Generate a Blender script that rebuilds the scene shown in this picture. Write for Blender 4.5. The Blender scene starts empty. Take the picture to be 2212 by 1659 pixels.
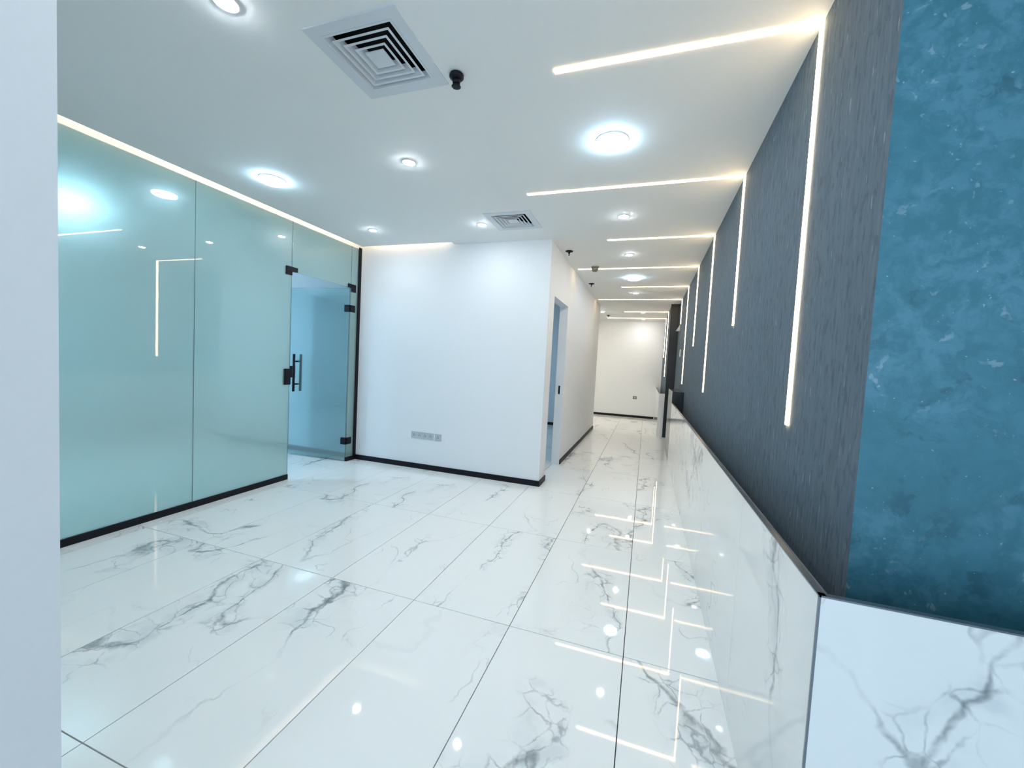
import bpy, bmesh, math, random
from mathutils import Vector, Matrix
random.seed(7)
scene = bpy.context.scene

# ------------------------------------------------------------------ camera
H = 1.43                                  # eye height; ceiling at 2 x H
CEIL = 2.86
yaw, pitch, roll = -0.321187, -0.051864, 0.052416
fw = Vector((math.sin(yaw) * math.cos(pitch), math.cos(yaw) * math.cos(pitch), math.sin(pitch)))
rt = Vector((math.cos(yaw), -math.sin(yaw), 0))
up = rt.cross(fw)
r2 = math.cos(roll) * rt + math.sin(roll) * up
u2 = -math.sin(roll) * rt + math.cos(roll) * up
cd = bpy.data.cameras.new('camera')
cd.sensor_width = 36
cd.lens = 866.83 / 2212 * 36
cd.clip_start = 0.02
cam = bpy.data.objects.new('camera', cd)
m = Matrix((r2, u2, -fw)).transposed().to_4x4()
m.translation = (0, 0, H)
cam.matrix_world = m
scene.collection.objects.link(cam)
scene.camera = cam

# ------------------------------------------------------------------ world, exposure
w = bpy.data.worlds.new('world')
w.use_nodes = True
w.node_tree.nodes['Background'].inputs[0].default_value = (0.62, 0.82, 1.0, 1)
w.node_tree.nodes['Background'].inputs[1].default_value = 2.1
scene.world = w
scene.view_settings.view_transform = 'Standard'
scene.view_settings.look = 'None'
scene.view_settings.gamma = 1
scene.view_settings.use_curve_mapping = False
scene.view_settings.exposure = 0.86

# portal in the window behind the viewpoint, so that its daylight is sampled well
WX0, WX1, WZ0, WZ1 = -0.75, 2.35, 0.25, 2.62
ld = bpy.data.lights.new('window_portal', 'AREA')
ld.shape = 'RECTANGLE'; ld.size = WX1 - WX0; ld.size_y = WZ1 - WZ0
ld.cycles.is_portal = True
lo = bpy.data.objects.new('window_portal', ld)
lo.location = ((WX0 + WX1) / 2, -2.64, (WZ0 + WZ1) / 2)
lo.rotation_euler = (math.radians(90), 0, 0)
scene.collection.objects.link(lo)

# lamp strengths
WARM = (1.0, 0.70, 0.38)
COOL = (0.54, 0.80, 1.0)
S_STRIP = 10.0
S_PANEL = 34.0
S_SPOT = 220.0
S_COVE = 6.0
S_GLASSROOM = 100.0
S_ROOM2 = 60.0

# ------------------------------------------------------------------ materials
def nmat(name):
    mt = bpy.data.materials.new(name)
    mt.use_nodes = True
    nt = mt.node_tree
    return mt, nt, nt.nodes['Principled BSDF']

def plain(name, col, rough=0.5, metal=0.0, spec=0.5):
    mt, nt, b = nmat(name)
    b.inputs['Base Color'].default_value = (*col, 1)
    b.inputs['Roughness'].default_value = rough
    b.inputs['Metallic'].default_value = metal
    b.inputs['Specular IOR Level'].default_value = spec
    return mt

def emit(name, col, s):
    mt, nt, b = nmat(name)
    b.inputs['Base Color'].default_value = (0.8, 0.8, 0.8, 1)
    b.inputs['Emission Color'].default_value = (*col, 1)
    b.inputs['Emission Strength'].default_value = s
    return mt

class N:
    """small node helper"""
    def __init__(s, nt): s.nt = nt
    def new(s, t, **k):
        n = s.nt.nodes.new(t)
        for a, v in k.items(): setattr(n, a, v)
        return n
    def link(s, a, b): s.nt.links.new(a, b)
    def val(s, sock, v):
        if isinstance(v, (int, float, tuple)): sock.default_value = v
        else: s.link(v, sock)
    def math(s, op, a, b=0.0, clamp=False):
        n = s.new('ShaderNodeMath', operation=op, use_clamp=clamp)
        s.val(n.inputs[0], a); s.val(n.inputs[1], b)
        return n.outputs[0]
    def vmath(s, op, a, b):
        n = s.new('ShaderNodeVectorMath', operation=op)
        s.val(n.inputs[0], a); s.val(n.inputs[1], b)
        return n.outputs[0]
    def scale(s, a, f):
        n = s.new('ShaderNodeVectorMath', operation='SCALE')
        s.val(n.inputs[0], a); n.inputs['Scale'].default_value = f
        return n.outputs[0]
    def noise(s, vec, sc, det=2.0, rough=0.5, col=False):
        n = s.new('ShaderNodeTexNoise')
        s.link(vec, n.inputs['Vector'])
        n.inputs['Scale'].default_value = sc
        n.inputs['Detail'].default_value = det
        n.inputs['Roughness'].default_value = rough
        return n.outputs['Color' if col else 'Fac']
    def ramp(s, v, lo, hi, a=0.0, b=1.0):
        n = s.new('ShaderNodeMapRange', interpolation_type='SMOOTHSTEP')
        s.val(n.inputs['Value'], v)
        n.inputs['From Min'].default_value = lo; n.inputs['From Max'].default_value = hi
        n.inputs['To Min'].default_value = a; n.inputs['To Max'].default_value = b
        return n.outputs[0]
    def mix(s, f, a, b):
        n = s.new('ShaderNodeMix', data_type='RGBA')
        s.val(n.inputs[0], f); s.val(n.inputs[6], a); s.val(n.inputs[7], b)
        return n.outputs[2]

def marble(name):
    mt, nt, b = nmat(name)
    k = N(nt)
    tc = k.new('ShaderNodeTexCoord').outputs['Object']
    oi = k.new('ShaderNodeObjectInfo').outputs['Color']
    p = k.vmath('ADD', tc, k.scale(oi, 23.0))
    w1 = k.vmath('SUBTRACT', k.noise(p, 1.6, 3, 0.55, True), (0.5, 0.5, 0.5))
    w2 = k.vmath('SUBTRACT', k.noise(p, 9.0, 3, 0.6, True), (0.5, 0.5, 0.5))
    q = k.vmath('ADD', p, k.vmath('ADD', k.scale(w1, 0.42), k.scale(w2, 0.07)))
    # squeeze along a diagonal so that the veins run slanting over the slab
    mp = k.new('ShaderNodeMapping')
    mp.inputs['Rotation'].default_value = (0.3, 0.5, 0.62)
    mp.inputs['Scale'].default_value = (1.5, 0.55, 1.0)
    k.link(q, mp.inputs['Vector'])
    d = mp.outputs[0]
    n1 = k.noise(d, 1.15, 1.0, 0.4)
    dist = k.math('ABSOLUTE', k.math('SUBTRACT', n1, 0.5))
    mask = k.ramp(k.noise(p, 1.35, 1.0), 0.42, 0.56)
    fine = k.noise(q, 14.0, 3, 0.6)
    main = k.math('MULTIPLY', k.ramp(dist, 0.0, 0.011, 1.0, 0.0), k.ramp(fine, 0.30, 0.62, 0.25, 1.0))
    main = k.math('MULTIPLY', main, k.ramp(mask, 0.0, 1.0, 0.10, 1.0))
    # broken cells beside the main vein
    vo = k.new('ShaderNodeTexVoronoi', feature='DISTANCE_TO_EDGE')
    k.link(q, vo.inputs['Vector']); vo.inputs['Scale'].default_value = 9.0
    cell = k.ramp(vo.outputs['Distance'], 0.0, 0.055, 1.0, 0.0)
    band = k.math('MULTIPLY', k.ramp(dist, 0.012, 0.075, 1.0, 0.0), k.ramp(mask, 0.35, 1.0))
    cells = k.math('MULTIPLY', k.math('MULTIPLY', cell, band), k.ramp(fine, 0.36, 0.62, 0.15, 1.0))
    haze = k.math('MULTIPLY', band, k.ramp(k.noise(q, 7.0, 3), 0.42, 0.7))
    # second family of hairlines
    n2 = k.noise(d, 2.1, 2.0, 0.45)
    hair = k.math('MULTIPLY', k.ramp(k.math('ABSOLUTE', k.math('SUBTRACT', n2, 0.47)), 0.0, 0.006, 1.0, 0.0),
                  k.ramp(k.noise(p, 2.2, 1.0), 0.53, 0.66))
    col = k.mix(k.noise(p, 2.5, 3), (0.85, 0.87, 0.86, 1), (0.90, 0.91, 0.90, 1))
    col = k.mix(k.math('MULTIPLY', haze, 0.33), col, (0.40, 0.46, 0.50, 1))
    col = k.mix(k.math('MULTIPLY', hair, 0.42), col, (0.26, 0.29, 0.31, 1))
    col = k.mix(k.math('MULTIPLY', cells, 0.62), col, (0.22, 0.25, 0.27, 1))
    col = k.mix(k.math('MULTIPLY', main, 0.78), col, (0.20, 0.23, 0.25, 1))
    k.link(col, b.inputs['Base Color'])
    b.inputs['Roughness'].default_value = 0.03
    b.inputs['Specular IOR Level'].default_value = 0.5
    return mt

def plaster_side(name):
    mt, nt, b = nmat(name)
    k = N(nt)
    tc = k.new('ShaderNodeTexCoord').outputs['Object']
    mp = k.new('ShaderNodeMapping'); mp.inputs['Scale'].default_value = (1, 30, 2.2)
    k.link(tc, mp.inputs['Vector'])
    st = k.noise(mp.outputs[0], 2.0, 4, 0.62)
    mp2 = k.new('ShaderNodeMapping'); mp2.inputs['Scale'].default_value = (1, 55, 9)
    k.link(tc, mp2.inputs['Vector'])
    fl = k.ramp(k.noise(mp2.outputs[0], 1.4, 2, 0.5), 0.66, 0.75)
    lg = k.noise(tc, 1.2, 4, 0.55)
    col = k.mix(k.ramp(st, 0.25, 0.75), (0.098, 0.138, 0.172, 1), (0.152, 0.192, 0.228, 1))
    col = k.mix(k.ramp(lg, 0.35, 0.7, 0.0, 0.45), col, (0.128, 0.178, 0.228, 1))
    col = k.mix(k.math('MULTIPLY', fl, 0.5), col, (0.34, 0.40, 0.44, 1))
    mp3 = k.new('ShaderNodeMapping'); mp3.inputs['Scale'].default_value = (1, 22, 7)
    k.link(tc, mp3.inputs['Vector'])
    sc = k.ramp(k.noise(mp3.outputs[0], 2.0, 5, 0.7), 0.36, 0.50, 0.45, 0.0)
    col = k.mix(sc, col, (0.055, 0.080, 0.105, 1))
    k.link(col, b.inputs['Base Color'])
    b.inputs['Roughness'].default_value = 0.9
    b.inputs['Specular IOR Level'].default_value = 0.15
    bp = k.new('ShaderNodeBump'); bp.inputs['Strength'].default_value = 0.12; bp.inputs['Distance'].default_value = 0.004
    k.link(st, bp.inputs['Height']); k.link(bp.outputs[0], b.inputs['Normal'])
    return mt

def plaster_end(name):
    mt, nt, b = nmat(name)
    k = N(nt)
    tc = k.new('ShaderNodeTexCoord').outputs['Object']
    wv = k.vmath('SUBTRACT', k.noise(tc, 9.0, 3, 0.6, True), (0.5, 0.5, 0.5))
    q = k.vmath('ADD', tc, k.scale(wv, 0.10))
    big = k.noise(q, 3.2, 4, 0.6)
    col = k.mix(k.ramp(big, 0.38, 0.62), (0.058, 0.235, 0.320, 1), (0.125, 0.335, 0.455, 1))
    mot = k.noise(q, 16.0, 6, 0.68)
    col = k.mix(k.ramp(mot, 0.38, 0.62, 0.0, 0.55), (0.045, 0.195, 0.265, 1), col)
    dk = k.math('MULTIPLY', k.ramp(k.noise(q, 10.0, 4, 0.6), 0.555, 0.63), k.ramp(k.noise(tc, 4.5, 1), 0.46, 0.58))
    col = k.mix(k.math('MULTIPLY', dk, 0.55), col, (0.022, 0.105, 0.150, 1))
    lt = k.math('MULTIPLY', k.ramp(k.noise(q, 22.0, 3, 0.55), 0.63, 0.69), k.ramp(k.noise(tc, 3.3, 1), 0.44, 0.56))
    col = k.mix(k.math('MULTIPLY', lt, 0.5), col, (0.34, 0.50, 0.58, 1))
    sp = k.ramp(k.noise(tc, 80.0, 2, 0.5), 0.72, 0.78)
    col = k.mix(k.math('MULTIPLY', sp, 0.6), col, (0.45, 0.56, 0.62, 1))
    k.link(col, b.inputs['Base Color'])
    b.inputs['Roughness'].default_value = 0.5
    bp = k.new('ShaderNodeBump'); bp.inputs['Strength'].default_value = 0.2; bp.inputs['Distance'].default_value = 0.004
    k.link(big, bp.inputs['Height']); k.link(bp.outputs[0], b.inputs['Normal'])
    return mt

def paint(name, col):
    mt, nt, b = nmat(name)
    k = N(nt)
    tc = k.new('ShaderNodeTexCoord').outputs['Object']
    n = k.noise(tc, 60.0, 3, 0.6)
    c2 = tuple(x * 0.965 for x in col)
    k.link(k.mix(n, (*col, 1), (*c2, 1)), b.inputs['Base Color'])
    b.inputs['Roughness'].default_value = 0.75
    b.inputs['Specular IOR Level'].default_value = 0.25
    bp = k.new('ShaderNodeBump'); bp.inputs['Strength'].default_value = 0.05; bp.inputs['Distance'].default_value = 0.002
    k.link(n, bp.inputs['Height']); k.link(bp.outputs[0], b.inputs['Normal'])
    return mt

def frosted(name, col, trans, rough, coat):
    mt, nt, b = nmat(name)
    b.inputs['Base Color'].default_value = (*col, 1)
    b.inputs['Transmission Weight'].default_value = trans
    b.inputs['Roughness'].default_value = rough
    b.inputs['IOR'].default_value = 1.45
    b.inputs['Coat Weight'].default_value = coat
    b.inputs['Coat Roughness'].default_value = 0.012
    b.inputs['Coat IOR'].default_value = 1.6
    return mt

def clear_glass(name):
    mt, nt, b = nmat(name)
    k = N(nt)
    tr = k.new('ShaderNodeBsdfTransparent'); gl = k.new('ShaderNodeBsdfGlossy'); gl.inputs['Roughness'].default_value = 0.0
    mx = k.new('ShaderNodeMixShader'); fr = k.new('ShaderNodeFresnel')
    k.link(fr.outputs[0], mx.inputs[0]); k.link(tr.outputs[0], mx.inputs[1]); k.link(gl.outputs[0], mx.inputs[2])
    k.link(mx.outputs[0], nt.nodes['Material Output'].inputs['Surface'])
    return mt

M = {
    'clear': clear_glass('clear_window_glass'),
    'marble': marble('veined_marble'),
    'side': plaster_side('streaked_slate_plaster'),
    'end': plaster_end('teal_mottled_plaster'),
    'wall': paint('white_wall_paint', (0.84, 0.87, 0.90)),
    'ceil': paint('white_ceiling_paint', (0.86, 0.89, 0.89)),
    'black': plain('black_metal', (0.004, 0.005, 0.010), 0.5, 0.0, 0.25),
    'grout': plain('grey_grout', (0.05, 0.055, 0.06), 0.8),
    'steel': plain('grey_steel_trim', (0.22, 0.25, 0.28), 0.3, 0.9),
    'glass': frosted('frosted_green_glass', (0.57, 0.76, 0.72), 0.74, 0.31, 1.0),
    'doorglass': frosted('frosted_blue_door_glass', (0.56, 0.80, 0.84), 0.85, 0.17, 0.8),
    'glassedge': plain('green_glass_edge', (0.10, 0.24, 0.24), 0.1),
    'navy': plain('shaded_navy_face', (0.006, 0.014, 0.022), 0.4),
    'char': plain('charcoal_gloss_panel', (0.03, 0.04, 0.05), 0.18),
    'plate': plain('grey_socket_plastic', (0.50, 0.54, 0.58), 0.4),
    'hole': plain('socket_hole', (0.16, 0.18, 0.20), 0.6),
    'vent': plain('white_vent_enamel', (0.66, 0.71, 0.76), 0.4),
    'duct': plain('black_duct', (0.004, 0.005, 0.007), 0.9),
    'shade_liner': plain('dark_grey_shade_liner', (0.13, 0.14, 0.15), 0.8),  # for the unseen liners added to darken the trough
    'white': plain('white_plastic', (0.8, 0.82, 0.84), 0.4),
    'smoke': plain('beige_plastic', (0.22, 0.22, 0.18), 0.5),
    'strip': emit('warm_strip_diffuser', WARM, S_STRIP),
    'cove': emit('warm_cove_tape', (1.0, 0.72, 0.5), S_COVE),
    'panel': emit('cool_lamp_diffuser', COOL, S_PANEL),
    'spot': emit('white_spot_lens', (0.90, 0.95, 1.0), S_SPOT),
    'groom': emit('blue_white_lamp', (0.48, 0.77, 1.0), S_GLASSROOM),
    'far_fill': emit('warm_far_fill', (1.0, 0.90, 0.70), 68.0),  # unseen lamp added to brighten and warm the far wall
    'room2': emit('cool_room_lamp', (0.50, 0.78, 1.0), S_ROOM2),
}

# ------------------------------------------------------------------ mesh helpers
def bx(bm, x0, x1, y0, y1, z0, z1):
    vs = [bm.verts.new((x, y, z)) for z in (z0, z1) for y in (y0, y1) for x in (x0, x1)]
    fs = [(0, 2, 3, 1), (4, 5, 7, 6), (0, 1, 5, 4), (2, 6, 7, 3), (0, 4, 6, 2), (1, 3, 7, 5)]
    return [bm.faces.new([vs[i] for i in f]) for f in fs]

def lathe(bm, prof, seg=24, c=(0, 0, 0), axis='z'):
    rings = []
    for r, z in prof:
        ring = []
        for i in range(seg):
            a = 2 * math.pi * i / seg
            u, v = r * math.cos(a), r * math.sin(a)
            co = {'z': (u, v, z), 'x': (z, u, v), 'y': (u, z, v)}[axis]
            ring.append(bm.verts.new((co[0] + c[0], co[1] + c[1], co[2] + c[2])))
        rings.append(ring)
    for a, b in zip(rings, rings[1:]):
        for i in range(seg):
            j = (i + 1) % seg
            bm.faces.new((a[i], a[j], b[j], b[i]))
    bm.faces.new(list(reversed(rings[0])))
    bm.faces.new(rings[-1])

def mesh(bm, bevel=0.0):
    if bevel:
        bmesh.ops.bevel(bm, geom=list(bm.edges), offset=bevel, segments=1, affect='EDGES', clamp_overlap=True)
    bmesh.ops.recalc_face_normals(bm, faces=list(bm.faces))
    me = bpy.data.meshes.new('m')
    bm.to_mesh(me); bm.free()
    return me

def link(name, me, mat=None, parent=None, loc=(0, 0, 0), smooth=False):
    me.name = name
    if mat is not None and not me.materials:
        me.materials.append(M[mat])
    o = bpy.data.objects.new(name, me)
    scene.collection.objects.link(o)
    o.location = loc
    if parent is not None: o.parent = parent
    if smooth:
        for p in me.polygons: p.use_smooth = len(p.vertices) == 4
    return o

def boxes(name, lst, mat, parent=None, bevel=0.0, loc=(0, 0, 0)):
    """one mesh made of the boxes in lst; the object's origin sits at loc, boxes are given in parent/world space minus loc"""
    bm = bmesh.new()
    for b in lst:
        t = bmesh.new()
        bx(t, b[0] - loc[0], b[1] - loc[0], b[2] - loc[1], b[3] - loc[1], b[4] - loc[2], b[5] - loc[2])
        if bevel: bmesh.ops.bevel(t, geom=list(t.edges), offset=bevel, segments=1, affect='EDGES', clamp_overlap=True)
        tm = bpy.data.meshes.new('t'); t.to_mesh(tm); t.free()
        bm.from_mesh(tm); bpy.data.meshes.remove(tm)
    return link(name, mesh(bm), mat, parent, loc)

def empty(name, loc, rz=0.0):
    o = bpy.data.objects.new(name, None)
    o.empty_display_size = 0.1
    scene.collection.objects.link(o)
    o.location = loc; o.rotation_euler.z = rz
    return o

def tag(o, label, cat, group=None, kind=None):
    o['label'] = label; o['category'] = cat
    if group: o['group'] = group
    if kind: o['kind'] = kind
    return o

def copy_tree(o, parent=None):
    c = o.copy()
    scene.collection.objects.link(c)
    if parent is not None: c.parent = parent
    for ch in list(o.children): copy_tree(ch, c)
    return c

def cut(x0, x1, y0, y1, holes):
    """rectangles that fill x0..x1, y0..y1 except for the holes"""
    xs = sorted({x0, x1, *[h[0] for h in holes], *[h[1] for h in holes]})
    ys = sorted({y0, y1, *[h[2] for h in holes], *[h[3] for h in holes]})
    xs = [x for x in xs if x0 <= x <= x1]; ys = [y for y in ys if y0 <= y <= y1]
    out = []
    for a, b in zip(ys, ys[1:]):
        run = None
        for c, d in zip(xs, xs[1:]):
            mx, my = (c + d) / 2, (a + b) / 2
            hole = any(h[0] < mx < h[1] and h[2] < my < h[3] for h in holes)
            if hole:
                if run: out.append((*run, a, b)); run = None
            else:
                run = (run[0], d) if run else (c, d)
        if run: out.append((*run, a, b))
    return out

# ------------------------------------------------------------------ main dimensions (metres)
GX = -3.74          # glass partition plane
WY = 4.53           # white wall plane
CX = -1.115         # corridor's left wall plane
CE = 9.53           # end of the corridor's left wall
FY = 12.50          # far wall
DX = 0.58           # dark wall plane
DY = 1.37           # dark wall's near end
EX = 0.42           # plane of the dark wall beyond the corner
EY = 9.24
PX = 0.41           # marble upstand plane
PY = 1.083          # marble upstand's near end
PH = 0.935          # its height
YB = -2.5           # wall behind the camera
XL = -7.4           # far side of the rooms on the left
XR = 2.5

# ------------------------------------------------------------------ floor with tiles
fl = boxes('floor', [(XL - .12, XR + .12, YB - .12, FY + .12, -0.10, -0.012)], 'grout')
tag(fl, 'floor of white polished marble tiles with grey veins', 'floor', kind='structure')
TW, TL = 0.6, 1.2
def slab_code(n):                          # picks which stretch of veining a slab shows
    return ((n * .137 + .05) % 1, (n * .311 + .2) % 1, (n * .519 + .4) % 1, 1)
CHOSEN = {(11, 3): 40, (12, 3): 43, (10, 3): 39, (9, 3): 58, (8, 3): 45, (7, 3): 63, (11, 4): 20, (12, 4): 38,
          (10, 4): 35, (9, 4): 50, (8, 4): 22}
bm = bmesh.new()
bx(bm, 0.002, TW - 0.002, 0.002, TL - 0.002, -0.0118, 0.0)
tile = mesh(bm, 0.0006)
x = -0.016 - 12 * TW
while x < XR:
    y = 0.827 - 3 * TL
    while y < FY:
        cx, cy = x + TW / 2, y + TL / 2
        hidden = (cx > DX + .35 and cy > DY + .7)
        if not hidden:
            o = link('tile', tile, 'marble', fl, (x, y, 0))
            key = (round((x + .016) / TW) + 12, round((y - .827) / TL) + 3)
            o.color = slab_code(CHOSEN.get(key, random.randrange(65)))
        y += TL
    x += TW

# ------------------------------------------------------------------ ceiling
VENTS = [(-1.31, 1.68), (-1.37, 3.89)]
VH = 0.20                                  # half of the vent's opening
holes = [(vx - VH, vx + VH, vy - VH, vy + VH) for vx, vy in VENTS]
SLOT = 0.08
holes += [(GX - .031, GX + SLOT, YB, WY), (GX - .031, -2.35, WY - SLOT, WY + .001)]
rects = cut(XL - .12, XR + .12, YB - .12, FY + .12, holes)
lst = [(*r, CEIL, CEIL + 0.06) for r in rects]
lst += [(GX - .02, GX + SLOT + .02, YB, WY, CEIL + 0.16, CEIL + 0.19), (GX + SLOT, GX + SLOT + .02, YB, WY - SLOT, CEIL + .06, CEIL + .16),
        (GX - .031, GX, YB, WY, CEIL + .0605, CEIL + .16),
        (GX + SLOT, -2.33, WY - SLOT - .02, WY + .02, CEIL + 0.16, CEIL + 0.19), (GX + SLOT, -2.33, WY - SLOT - .02, WY - SLOT, CEIL + .06, CEIL + .16),
        (GX, -2.33, WY + .001, WY + .02, CEIL + .06, CEIL + .16)]
ce = boxes('ceiling', lst, 'ceil')
tag(ce, 'flat white ceiling over the lobby and corridor', 'ceiling', kind='structure')

# ------------------------------------------------------------------ walls
def wall(name, lst, mat, label):
    o = boxes(name, lst, mat)
    tag(o, label, 'wall', kind='structure')
    return o
wc = wall('wall_centre', [(XL, CX, WY, WY + .12, 0, CEIL)], 'wall', 'white wall facing the lobby between glass partition and corridor')
# corridor's left wall with the doorway cut out
D0, D1, DZ = 4.815, 5.705, 2.27
wk = wall('wall_corridor', [(CX - .12, CX, WY + .12, D0, 0, CEIL), (CX - .12, CX, D0, D1, DZ, CEIL), (CX - .12, CX, D1, CE, 0, CEIL),
                            (XL, CX - .12, CE - .12, CE, 0, CEIL)], 'wall', 'white corridor wall with an open doorway in it')
wf = wall('wall_far', [(XL, XR, FY, FY + .12, 0, CEIL)], 'wall', 'cream white wall closing the far end of the corridor')
wb = wall('wall_back', [(XL, WX0, YB - .12, YB, 0, CEIL), (WX1, XR, YB - .12, YB, 0, CEIL), (WX0, WX1, YB - .12, YB, 0, WZ0), (WX0, WX1, YB - .12, YB, WZ1, CEIL)], 'wall', 'white wall behind the viewpoint')
wo = wall('wall_outer', [(XL - .12, XL, YB - .12, FY + .12, 0, CEIL)], 'wall', 'white outer wall of the rooms behind the glass')
wi = empty('window_1', (WX0, YB - .08, WZ0))
tag(wi, 'large window in the wall behind the viewpoint', 'window', kind='structure')
ww, wh = WX1 - WX0, WZ1 - WZ0
boxes('frame', [(0, .05, 0, .05, 0, wh), (ww - .05, ww, 0, .05, 0, wh), (.05, ww - .05, 0, .05, 0, .05), (.05, ww - .05, 0, .05, wh - .05, wh)], 'white', wi)
for i in range(3):
    a = .05 + i * (ww - .10) / 3; b = .05 + (i + 1) * (ww - .10) / 3
    boxes('pane', [(a + .012, b - .012, .022, .028, .05, wh - .05)], 'clear', wi)
    if i: boxes('mullion', [(a - .012, a + .012, 0, .05, .05, wh - .05)], 'white', wi)
we = wall('wall_east', [(XR, XR + .12, YB - .12, DY + .3, 0, CEIL)], 'wall', 'white side wall to the right of the viewpoint')
wn = wall('wall_near', [(-1.12, -0.94, YB, 0.40, 0, CEIL)], 'wall', 'plain white wall edge close by at the left of the picture')

# dark feature wall: streaked long face, teal mottled end face
bm = bmesh.new()
bx(bm, DX, XR, DY, EY, 0, CEIL)
bmesh.ops.recalc_face_normals(bm, faces=list(bm.faces))
me = mesh(bm)
me.materials.append(M['side']); me.materials.append(M['end'])
for p in me.polygons:
    if p.normal.y < -0.5: p.material_index = 1
wr = link('wall_right', me)
tag(wr, 'dark slate wall with vertical light strips and a teal mottled end face', 'wall', kind='structure')
wr2 = boxes('wall_return', [(EX, XR, EY, FY, 0, CEIL)], 'side')
tag(wr2, 'dark slate wall stepping forward at the far end of the corridor', 'wall', kind='structure')
o = boxes('unlit_end_face', [(EX - .012, DX, EY - .02, EY, 0, CEIL)], 'navy', wr2)  # the wall's unlit end face, with its shade put into the navy colour
o['label'] = 'unlit end face of the dark wall, its shade painted near black navy'

def base(name, lst, label):
    o = boxes(name, lst, 'black')
    tag(o, label, 'baseboard', kind='structure')
BH = 0.065
base('baseboard_centre', [(GX + .02, CX + .012, WY - .012, WY, 0, BH), (CX, CX + .012, WY, D0, 0, BH)], 'black baseboard under the white wall facing the lobby')
base('baseboard_corridor', [(CX, CX + .012, D1, CE, 0, BH)], 'black baseboard along the corridor wall past the doorway')
base('baseboard_far', [(XL, EX - .14, FY - .012, FY, 0, BH)], 'black baseboard on the far wall of the corridor')
base('baseboard_side_room', [(XL, CX - .12, CE - .132, CE - .12, 0, BH)], 'black baseboard inside the room beyond the open doorway')
base('baseboard_meeting_room', [(XL, GX - .03, WY - .012, WY, 0, BH)], 'black baseboard behind the glass door')
sp = boxes('strike_plate', [(CX - .075, CX - .05, D1 - .003, D1 + .001, 1.02, 1.14)], 'black', wk)

# ------------------------------------------------------------------ glass partition
GT = 0.012
gp = empty('wall_left', (GX, 0, 0))
tag(gp, 'frosted greenish glass partition along the left of the lobby', 'glass wall', kind='structure')
seams = [YB, -1.52, -0.53, 0.46, 1.45, 2.44, 3.43]
for a, b in zip(seams, seams[1:]):
    boxes('glass_panel', [(-GT, 0, a + .002, b - .002, 0.055, CEIL - .02)], 'glass', gp, 0.0012)
boxes('transom_panel', [(-GT, 0, 3.434, 4.352, 2.305, CEIL - .02)], 'glass', gp, 0.0012)
boxes('side_panel', [(-GT, 0, 4.358, 4.495, 0.055, CEIL - .02)], 'glass', gp, 0.0012)
boxes('header', [(-.03, 0.0, YB, WY, CEIL - .02, CEIL + .06)], 'white', gp)
boxes('floor_channel', [(-.022, .010, YB, 3.43, 0, 0.055)], 'black', gp)
boxes('floor_channel', [(-.022, .010, 4.355, 4.50, 0, 0.055)], 'black', gp)
boxes('wall_channel', [(-.024, .014, 4.485, WY, 0, CEIL - .001)], 'black', gp)
for s in seams[1:]:
    boxes('seam', [(-GT + .001, -.001, s - .002, s + .002, 0.055, CEIL - .02)], 'glassedge', gp)
boxes('seam', [(-GT + .001, -.001, 4.352, 4.358, 0.055 + 2.25, CEIL - .02)], 'glassedge', gp)
# black patch fittings: L shapes clamping transom and panels
def patch(lst):
    boxes('patch_fitting', [(-.024, .012, *l) for l in lst], 'black', gp, 0.001)
patch([(3.355, 3.50, 2.305, 2.352), (3.355, 3.428, 2.262, 2.305)])
patch([(4.30, 4.44, 2.305, 2.352), (4.36, 4.44, 2.255, 2.305)])
boxes('strike_box', [(-.03, .022, 3.362, 3.428, 1.065, 1.24)], 'black', gp, 0.002)

# open glass door, hinged near the white wall, swung into the room behind
dr = empty('door_1', (GX - .004, 4.352, 0), math.atan2(4.283 - 4.352, -4.665 + 3.744))
tag(dr, 'blue tinted frosted glass door standing open beside the white wall', 'door', kind='structure')
# leaf runs along local +x, local y up to 12 mm
lw = 0.925
boxes('leaf', [(0.008, lw, -GT / 2, GT / 2, 0.012, 2.298)], 'doorglass', dr, 0.001)
for z in (2.035, 0.275):
    boxes('hinge', [(0.0, 0.072, -.020, .020, z - .045, z + .045)], 'black', dr, 0.002)
    boxes('hinge_plate', [(-.022, .012, 4.358, 4.435, z - .045, z + .045)], 'black', gp, 0.002)
boxes('lock_case', [(lw - .075, lw + .004, -.024, .024, 1.075, 1.235)], 'black', dr, 0.002)
hd = empty('handle', (0.80, 0, 0)); hd.parent = dr
for s in (-1, 1):
    bm = bmesh.new()
    lathe(bm, [(.016, 0.89), (.016, 1.40)], 16, (0, s * .065, 0))
    link('grip_bar', mesh(bm), 'black', hd, smooth=True)
for z in (0.99, 1.30):
    bm = bmesh.new()
    lathe(bm, [(.011, -.065), (.011, .065)], 12, (0, 0, z), 'y')
    link('standoff', mesh(bm), 'black', hd, smooth=True)

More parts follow.
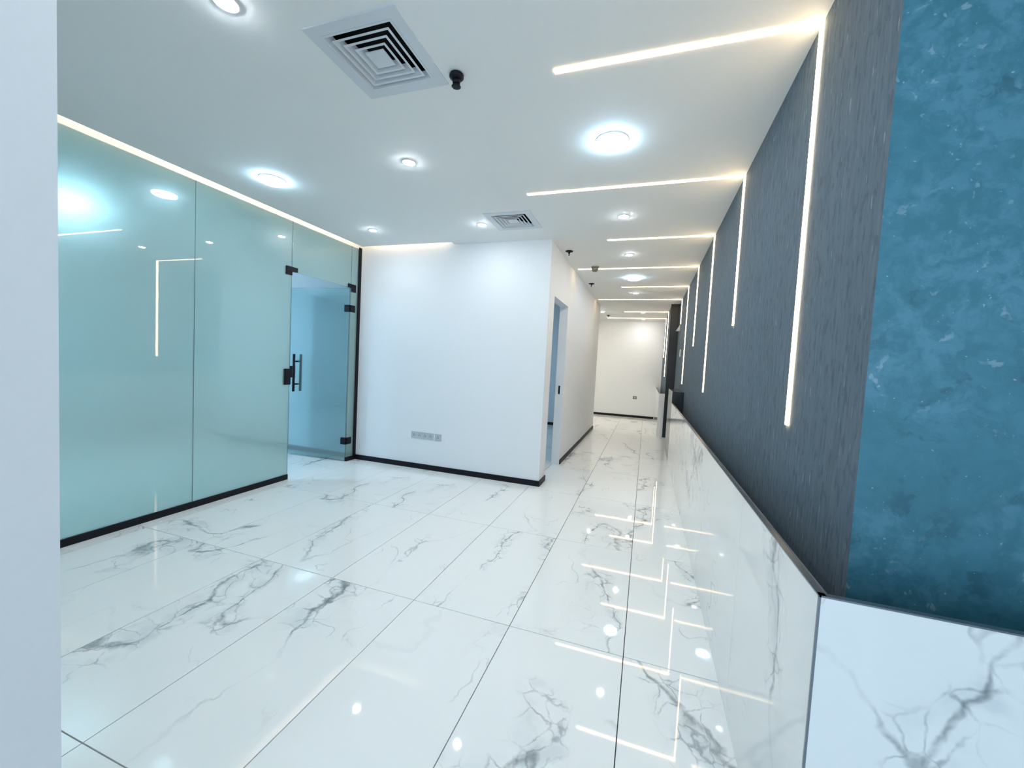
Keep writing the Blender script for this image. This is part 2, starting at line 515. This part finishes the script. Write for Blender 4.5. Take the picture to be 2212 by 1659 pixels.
# ------------------------------------------------------------------ marble upstand wrapping the dark wall
up1 = empty('marble_upstand', (PX, PY, 0))
tag(up1, 'long low white marble upstand running along the dark slate wall', 'low wall')
TH = 0.014
ys = [PY + .004, 1.85, 3.05, 4.25, 5.45, 6.65, 6.80]
rnd = [7, 1, 8, 10, 13, 6]
for (a, b), c in zip(zip(ys, ys[1:]), rnd):
    o = boxes('front_slab', [(0, TH, a + .0008 - PY, b - .0008 - PY, 0, PH - .004)], 'marble', up1)
    o.color = slab_code(c)
xs = [PX + .004, 1.61, 2.4]
for (a, b), c in zip(zip(xs, xs[1:]), [9, 3]):
    o = boxes('end_slab', [(a - PX, b - .0008 - PX, 0, TH, 0, PH - .004)], 'marble', up1)
    o.color = slab_code(c)
boxes('edge_trim', [(-.001, TH + .001, 0, 6.80 - PY, PH - .004, PH), (0, 2.4 - PX, -.001, TH + .001, PH - .004, PH), (-.001, .004, -.001, .004, 0, PH)], 'steel', up1)
o = boxes('shade_backing', [(TH + .001, TH + .012, TH + .013, 6.80 - PY, 0, PH - .006), (TH + .013, 2.4 - PX, TH + .001, TH + .012, 0, PH - .006)], 'shade_liner', up1)  # unseen dark boards added to cut the bounce and deepen the shade
boxes('shade_trough_liner', [(TH + .013, DX - PX - .001, DY - PY, 6.80 - PY, 0, .01), (TH + .013, 2.4 - PX, TH + .013, DY - PY - .001, 0, .01)], 'shade_liner', up1)  # unseen dark liner added so the gap at the wall stays dim
bk = boxes('end_block', [(PX, DX - .002, 6.805, 7.93, 0, 1.115)], 'char', None, 0.003)
tag(bk, 'dark charcoal block standing at the far end of the marble upstand', 'block')
up2 = empty('marble_upstand', (0.29, EY, 0))
tag(up2, 'short distant white marble upstand in front of the stepped dark wall', 'low wall')
for i, (a, b) in enumerate(((0, 1.2), (1.2, 2.4), (2.4, FY - EY))):
    o = boxes('front_slab', [(0, TH, a, b - .001, 0, .94)], 'marble', up2)
    o.color = (.1 + .3 * i, .4, .7 - .2 * i, 1)
o = boxes('end_slab', [(TH, EX - .012 - .29, 0, TH, 0, .94)], 'marble', up2); o.color = (.9, .2, .3, 1)
boxes('edge_trim', [(-.001, EX - .012 - .29, 0, TH, .94, .944), (-.001, TH, TH, FY - EY, .94, .944)], 'steel', up2)

# ------------------------------------------------------------------ light strips: one bent strip each, ceiling run and wall run
strips = [  # y, left end on the ceiling, lower end on the wall, label
    (1.97, -0.52, 1.23, 'nearest warm light strip, bent from ceiling far down the dark wall'),
    (3.31, -1.05, 1.79, 'second warm light strip from the viewer, ending halfway down the dark wall'),
    (4.65, -0.51, 1.23, 'third warm light strip from the viewer, reaching far down the dark wall'),
    (5.97, -1.05, 1.79, 'fourth warm light strip from the viewer, passing behind the smoke detector'),
    (7.33, -0.51, 1.23, 'fifth warm light strip from the viewer, just past the corridor ceiling lamp'),
    (8.63, -1.05, 2.38, 'sixth warm light strip, the last one before the stepped dark wall'),
]
def strip(y, xl, zb, xw, label):
    e = empty('light_strip', (xw, y, CEIL))
    tag(e, label, 'light strip', 'warm light strips bent from ceiling to dark wall')
    hw = 0.015
    boxes('ceiling_diffuser', [(xl - xw, 0, -hw, hw, -.004, 0)], 'strip', e)
    boxes('wall_diffuser', [(-.008, 0, -hw, hw, zb - CEIL, -.004)], 'strip', e)
    return e
for y, xl, zb, lab in strips: strip(y, xl, zb, DX, lab)
strip(10.45, -.62, 1.30, EX, 'seventh warm light strip, the shorter one of the two beyond the wall step')
strip(11.75, -1.15, 1.80, EX, 'eighth and farthest warm light strip, close to the far wall')

# cove tapes hidden in the ceiling slot above glass partition and white wall
c1 = boxes('cove_light', [(GX + SLOT - .012, GX + SLOT - .001, YB + .05, WY - SLOT - .02, CEIL + .10, CEIL + .12)], 'cove')
tag(c1, 'warm light tape in the ceiling slot above the glass partition', 'cove light')
c2 = boxes('cove_light', [(GX + .15, -2.45, WY - SLOT + .001, WY - SLOT + .012, CEIL + .10, CEIL + .12)], 'cove')
tag(c2, 'warm light tape in the ceiling slot above the white wall', 'cove light')

# ------------------------------------------------------------------ round lamps and spots
def disc_lamp(mat):
    e = empty('round_lamp', (0, 0, 0))
    bm = bmesh.new(); lathe(bm, [(.099, 0), (.103, -.004), (.100, -.009)], 40); link('rim', mesh(bm), 'white', e, smooth=True)
    bm = bmesh.new(); lathe(bm, [(.094, -.009), (.095, -.022), (.090, -.030), (.075, -.034)], 40); link('diffuser', mesh(bm), mat, e, smooth=True)
    return e
lamp0 = disc_lamp('panel')
LAMPS = [(-.30, 2.64, 'large round lamp glowing bluish white on the ceiling near the dark wall'),
         (-3.07, 2.60, 'round lamp glowing bluish white on the ceiling beside the glass partition'),
         (-.28, 6.60, 'round lamp glowing on the corridor ceiling between two light strips'),
         (-1.75, -.10, 'round lamp on the lobby ceiling behind the viewpoint')]
for i, (x, y, lab) in enumerate(LAMPS):
    o = lamp0 if i == 0 else copy_tree(lamp0)
    o.location = (x, y, CEIL)
    tag(o, lab, 'ceiling lamp', 'round surface lamps on the lobby ceiling')

def spot():
    e = empty('recessed_spot', (0, 0, 0))
    bm = bmesh.new(); lathe(bm, [(.052, 0), (.052, -.003), (.046, -.006)], 32); link('trim_ring', mesh(bm), 'white', e, smooth=True)
    bm = bmesh.new(); lathe(bm, [(.036, -.006), (.036, -.009), (.030, -.011)], 32); link('lens', mesh(bm), 'spot', e, smooth=True)
    return e
sp0 = spot()
SPOTS = [(-1.75, 1.25, 'small recessed spot cut off by the top edge of the picture'),
         (-1.75, 2.60, 'small recessed spot in the middle of the lobby ceiling'),
         (-3.06, 3.89, 'small recessed spot nearest the corner of glass partition and white wall'),
         (-1.73, 3.93, 'small recessed spot directly left of the farther ceiling vent'),
         (-.30, 3.95, 'small recessed spot at the mouth of the corridor'),
         (-.30, 5.27, 'small recessed spot in the corridor ceiling right of the smoke detector'),
         (-.29, 7.90, 'small recessed spot in the corridor beyond the round corridor lamp'),
         (-.18, 10.55, 'small distant recessed spot by the seventh light strip'),
         (-.18, 11.95, 'small distant recessed spot by the farthest light strip'),
         (-1.16, 10.50, 'small distant recessed spot over the far left of the corridor end'),
         (-.30, 1.25, 'recessed spot above and in front of the viewpoint'),
         (-.30, -.10, 'recessed spot directly above the viewpoint'),
         (-3.0, -.10, 'recessed spot by the glass partition behind the viewpoint')]
for i, (x, y, lab) in enumerate(SPOTS):
    o = sp0 if i == 0 else copy_tree(sp0)
    o.location = (x, y, CEIL)
    tag(o, lab, 'spotlight', 'recessed spots in the ceiling')

# lamps of the two rooms on the left and an unseen one added to warm the far wall
def room_lamp(x, y, lab, mat):
    e = disc_lamp(mat); e.location = (x, y, CEIL); e.scale = (1.6, 1.6, 1)
    tag(e, lab, 'ceiling lamp')
room_lamp(-5.70, 2.50, 'blurred lamp glowing through the frosted glass at the left', 'groom')
room_lamp(-5.70, 0.00, 'lamp in the room behind the frosted glass', 'groom')
room_lamp(-3.2, 7.1, 'lamp in the room beyond the open doorway', 'room2')
room_lamp(-2.6, 11.0, 'unseen lamp added around the corner to warm the far wall', 'far_fill')

# ------------------------------------------------------------------ ceiling vents: nested sloping louvres
def vent(x, y, lab, hv=0.24):
    e = empty('ceiling_vent', (x, y, CEIL))
    tag(e, lab, 'air vent', 'square air vents in the lobby ceiling')
    bm = bmesh.new()
    for r in cut(-hv, hv, -hv, hv, [(-.188, .188, -.188, .188)]):
        bx(bm, *r, -.006, 0)
    link('flange', mesh(bm), 'vent', e)
    bm = bmesh.new()
    bx(bm, -VH, VH, -VH, VH, .090, .095)
    for r in ((-VH, -VH + .004, -VH, VH), (VH - .004, VH, -VH, VH), (-VH, VH, -VH, -VH + .004), (-VH, VH, VH - .004, VH)):
        bx(bm, *r, 0.0005, .09)
    link('duct', mesh(bm), 'duct', e)
    for s in (0.1875, 0.153, 0.1185, 0.084):
        bm = bmesh.new()
        lo, hi, t = s, s - .030, .003
        def ring(h, z): return [bm.verts.new((a * h, b * h, z)) for a, b in ((-1, -1), (1, -1), (1, 1), (-1, 1))]
        a, b, c, d = ring(lo, -.006), ring(hi, .022), ring(hi - t, .022), ring(lo - .012, -.006)
        for p, q in ((a, b), (b, c), (c, d), (d, a)):
            for i in range(4):
                j = (i + 1) % 4
                bm.faces.new((p[i], p[j], q[j], q[i]))
        link('louvre', mesh(bm), 'vent', e)
    bm = bmesh.new(); bx(bm, -.050, .050, -.050, .050, -.006, .0); link('centre_plate', mesh(bm, .001), 'vent', e)
vent(*VENTS[0], 'square white ceiling vent with dark slots, the near large one')
vent(*VENTS[1], 'square white ceiling vent with dark slots, the farther one above the white wall')

# ------------------------------------------------------------------ sprinklers, smoke detector, small fittings
def sprinkler(guard):
    e = empty('sprinkler', (0, 0, 0))
    if guard:
        cup = [(.032, 0), (.036, -.004), (.036, -.016), (.027, -.025), (.021, -.027)]; r = .019
    else:
        cup = [(.048, 0), (.048, -.006), (.030, -.013), (.014, -.018)]; r = .010
    z = cup[-1][1]
    bm = bmesh.new(); lathe(bm, cup, 24); link('escutcheon', mesh(bm), 'black', e, smooth=True)
    bm = bmesh.new(); lathe(bm, [(r, z), (r, z - .016), (r * .8, z - .020)], 20); link('body', mesh(bm), 'black', e, smooth=True)
    bm = bmesh.new()
    pts = [(-r * .9, -.016), (-r * .9, -.030), (r * .9, -.030), (r * .9, -.016), (r * .7, -.016), (r * .7, -.027), (-r * .7, -.027), (-r * .7, -.016)]
    va = [bm.verts.new((p, -.003, z + q)) for p, q in pts]; vb = [bm.verts.new((p, .003, z + q)) for p, q in pts]
    bm.faces.new(va); bm.faces.new(vb[::-1])
    for i in range(8): bm.faces.new((va[i], va[(i + 1) % 8], vb[(i + 1) % 8], vb[i]))
    link('frame', mesh(bm), 'black', e)
    bm = bmesh.new(); lathe(bm, [(r * 1.15, z - .030), (r * 1.25, z - .033), (r * .8, z - .036)], 20); link('deflector', mesh(bm), 'black', e, smooth=True)
    return e
s0 = None
for x, y, lab, g in [(-1.00, 1.87, 'black sprinkler beside the corner of the near ceiling vent', 1),
                     (-1.01, 5.02, 'black sprinkler over the doorway, nearer than the smoke detector', 0),
                     (-.99, 7.00, 'black sprinkler in the corridor ceiling past the smoke detector', 0),
                     (-1.08, 11.2, 'tiny distant black sprinkler at the end of the corridor', 0)]:
    if g: o = sprinkler(1)
    elif s0 is None: o = s0 = sprinkler(0)
    else: o = copy_tree(s0)
    o.location = (x, y, CEIL)
    tag(o, lab, 'sprinkler', 'black ceiling sprinklers')
e = empty('smoke_detector', (-.79, 5.84, CEIL))
tag(e, 'round beige smoke detector on the corridor ceiling', 'smoke detector')
bm = bmesh.new(); lathe(bm, [(.055, 0), (.055, -.012), (.050, -.016)], 28); link('mount', mesh(bm), 'smoke', e, smooth=True)
bm = bmesh.new(); lathe(bm, [(.048, -.016), (.046, -.045), (.034, -.064), (.014, -.070)], 28); link('sensor_cap', mesh(bm), 'smoke', e, smooth=True)
e = empty('linear_grille', (-1.30, 10.62, CEIL))
tag(e, 'thin dark slot grille in the ceiling at the corridor end', 'air vent')
boxes('slot', [(-.13, .13, -.035, .035, -.004, 0)], 'duct', e)
for a in (-.05, .035): boxes('frame_bar', [(-.15, .15, a, a + .015, -.007, 0)], 'vent', e)

def socket(x, z, wd, ht, gangs, lab):
    e = empty('wall_socket', (x, WY, z)); tag(e, lab, 'socket', 'sockets on the white wall')
    boxes('plate', [(-wd / 2, wd / 2, -.009, 0, -ht / 2, ht / 2)], 'plate', e, .002)
    g = wd / gangs
    for i in range(gangs):
        c = -wd / 2 + g * (i + .5)
        boxes('outlet', [(c - .014, c - .008, -.0105, -.008, -.012, .006), (c + .008, c + .014, -.0105, -.008, -.012, .006), (c - .004, c + .004, -.0105, -.008, .012, .024)], 'hole', e)
socket(-2.69, .435, .325, .086, 4, 'wide grey multiple socket low on the white wall')
socket(-2.46, .433, .090, .088, 1, 'small square grey socket beside the wide one on the white wall')
e = empty('wall_thermostat', (-.28, FY, .595)); tag(e, 'small beige wall plate low on the far wall', 'wall plate')
boxes('plate', [(-.055, .055, -.012, 0, -.045, .045)], 'smoke', e, .002)
boxes('button', [(-.02, .02, -.016, -.012, -.02, .02)], 'plate', e, .001)

# wedge fitting and switch plate on the dark wall's far end
bm = bmesh.new()
pr = [(0, 0), (-.075, 0.0), (0, .13)]
va = [bm.verts.new((a, 0, b)) for a, b in pr]; vb = [bm.verts.new((a, .10, b)) for a, b in pr]
bm.faces.new(va); bm.faces.new(vb[::-1])
for i in range(3): bm.faces.new((va[i], va[(i + 1) % 3], vb[(i + 1) % 3], vb[i]))
o = link('wall_bracket', mesh(bm), 'plate', None, (DX, 8.75, 2.25))
tag(o, 'small grey wedge bracket on the dark wall under the sixth light strip', 'bracket')
e = empty('switch_plate', (DX, 8.15, 1.78)); tag(e, 'small white plate on the far part of the dark wall', 'switch')
boxes('plate', [(-.012, 0, -.045, .045, -.07, .07)], 'white', e, .002)
boxes('rocker', [(-.016, -.012, -.02, .02, -.035, .035)], 'white', e, .001)
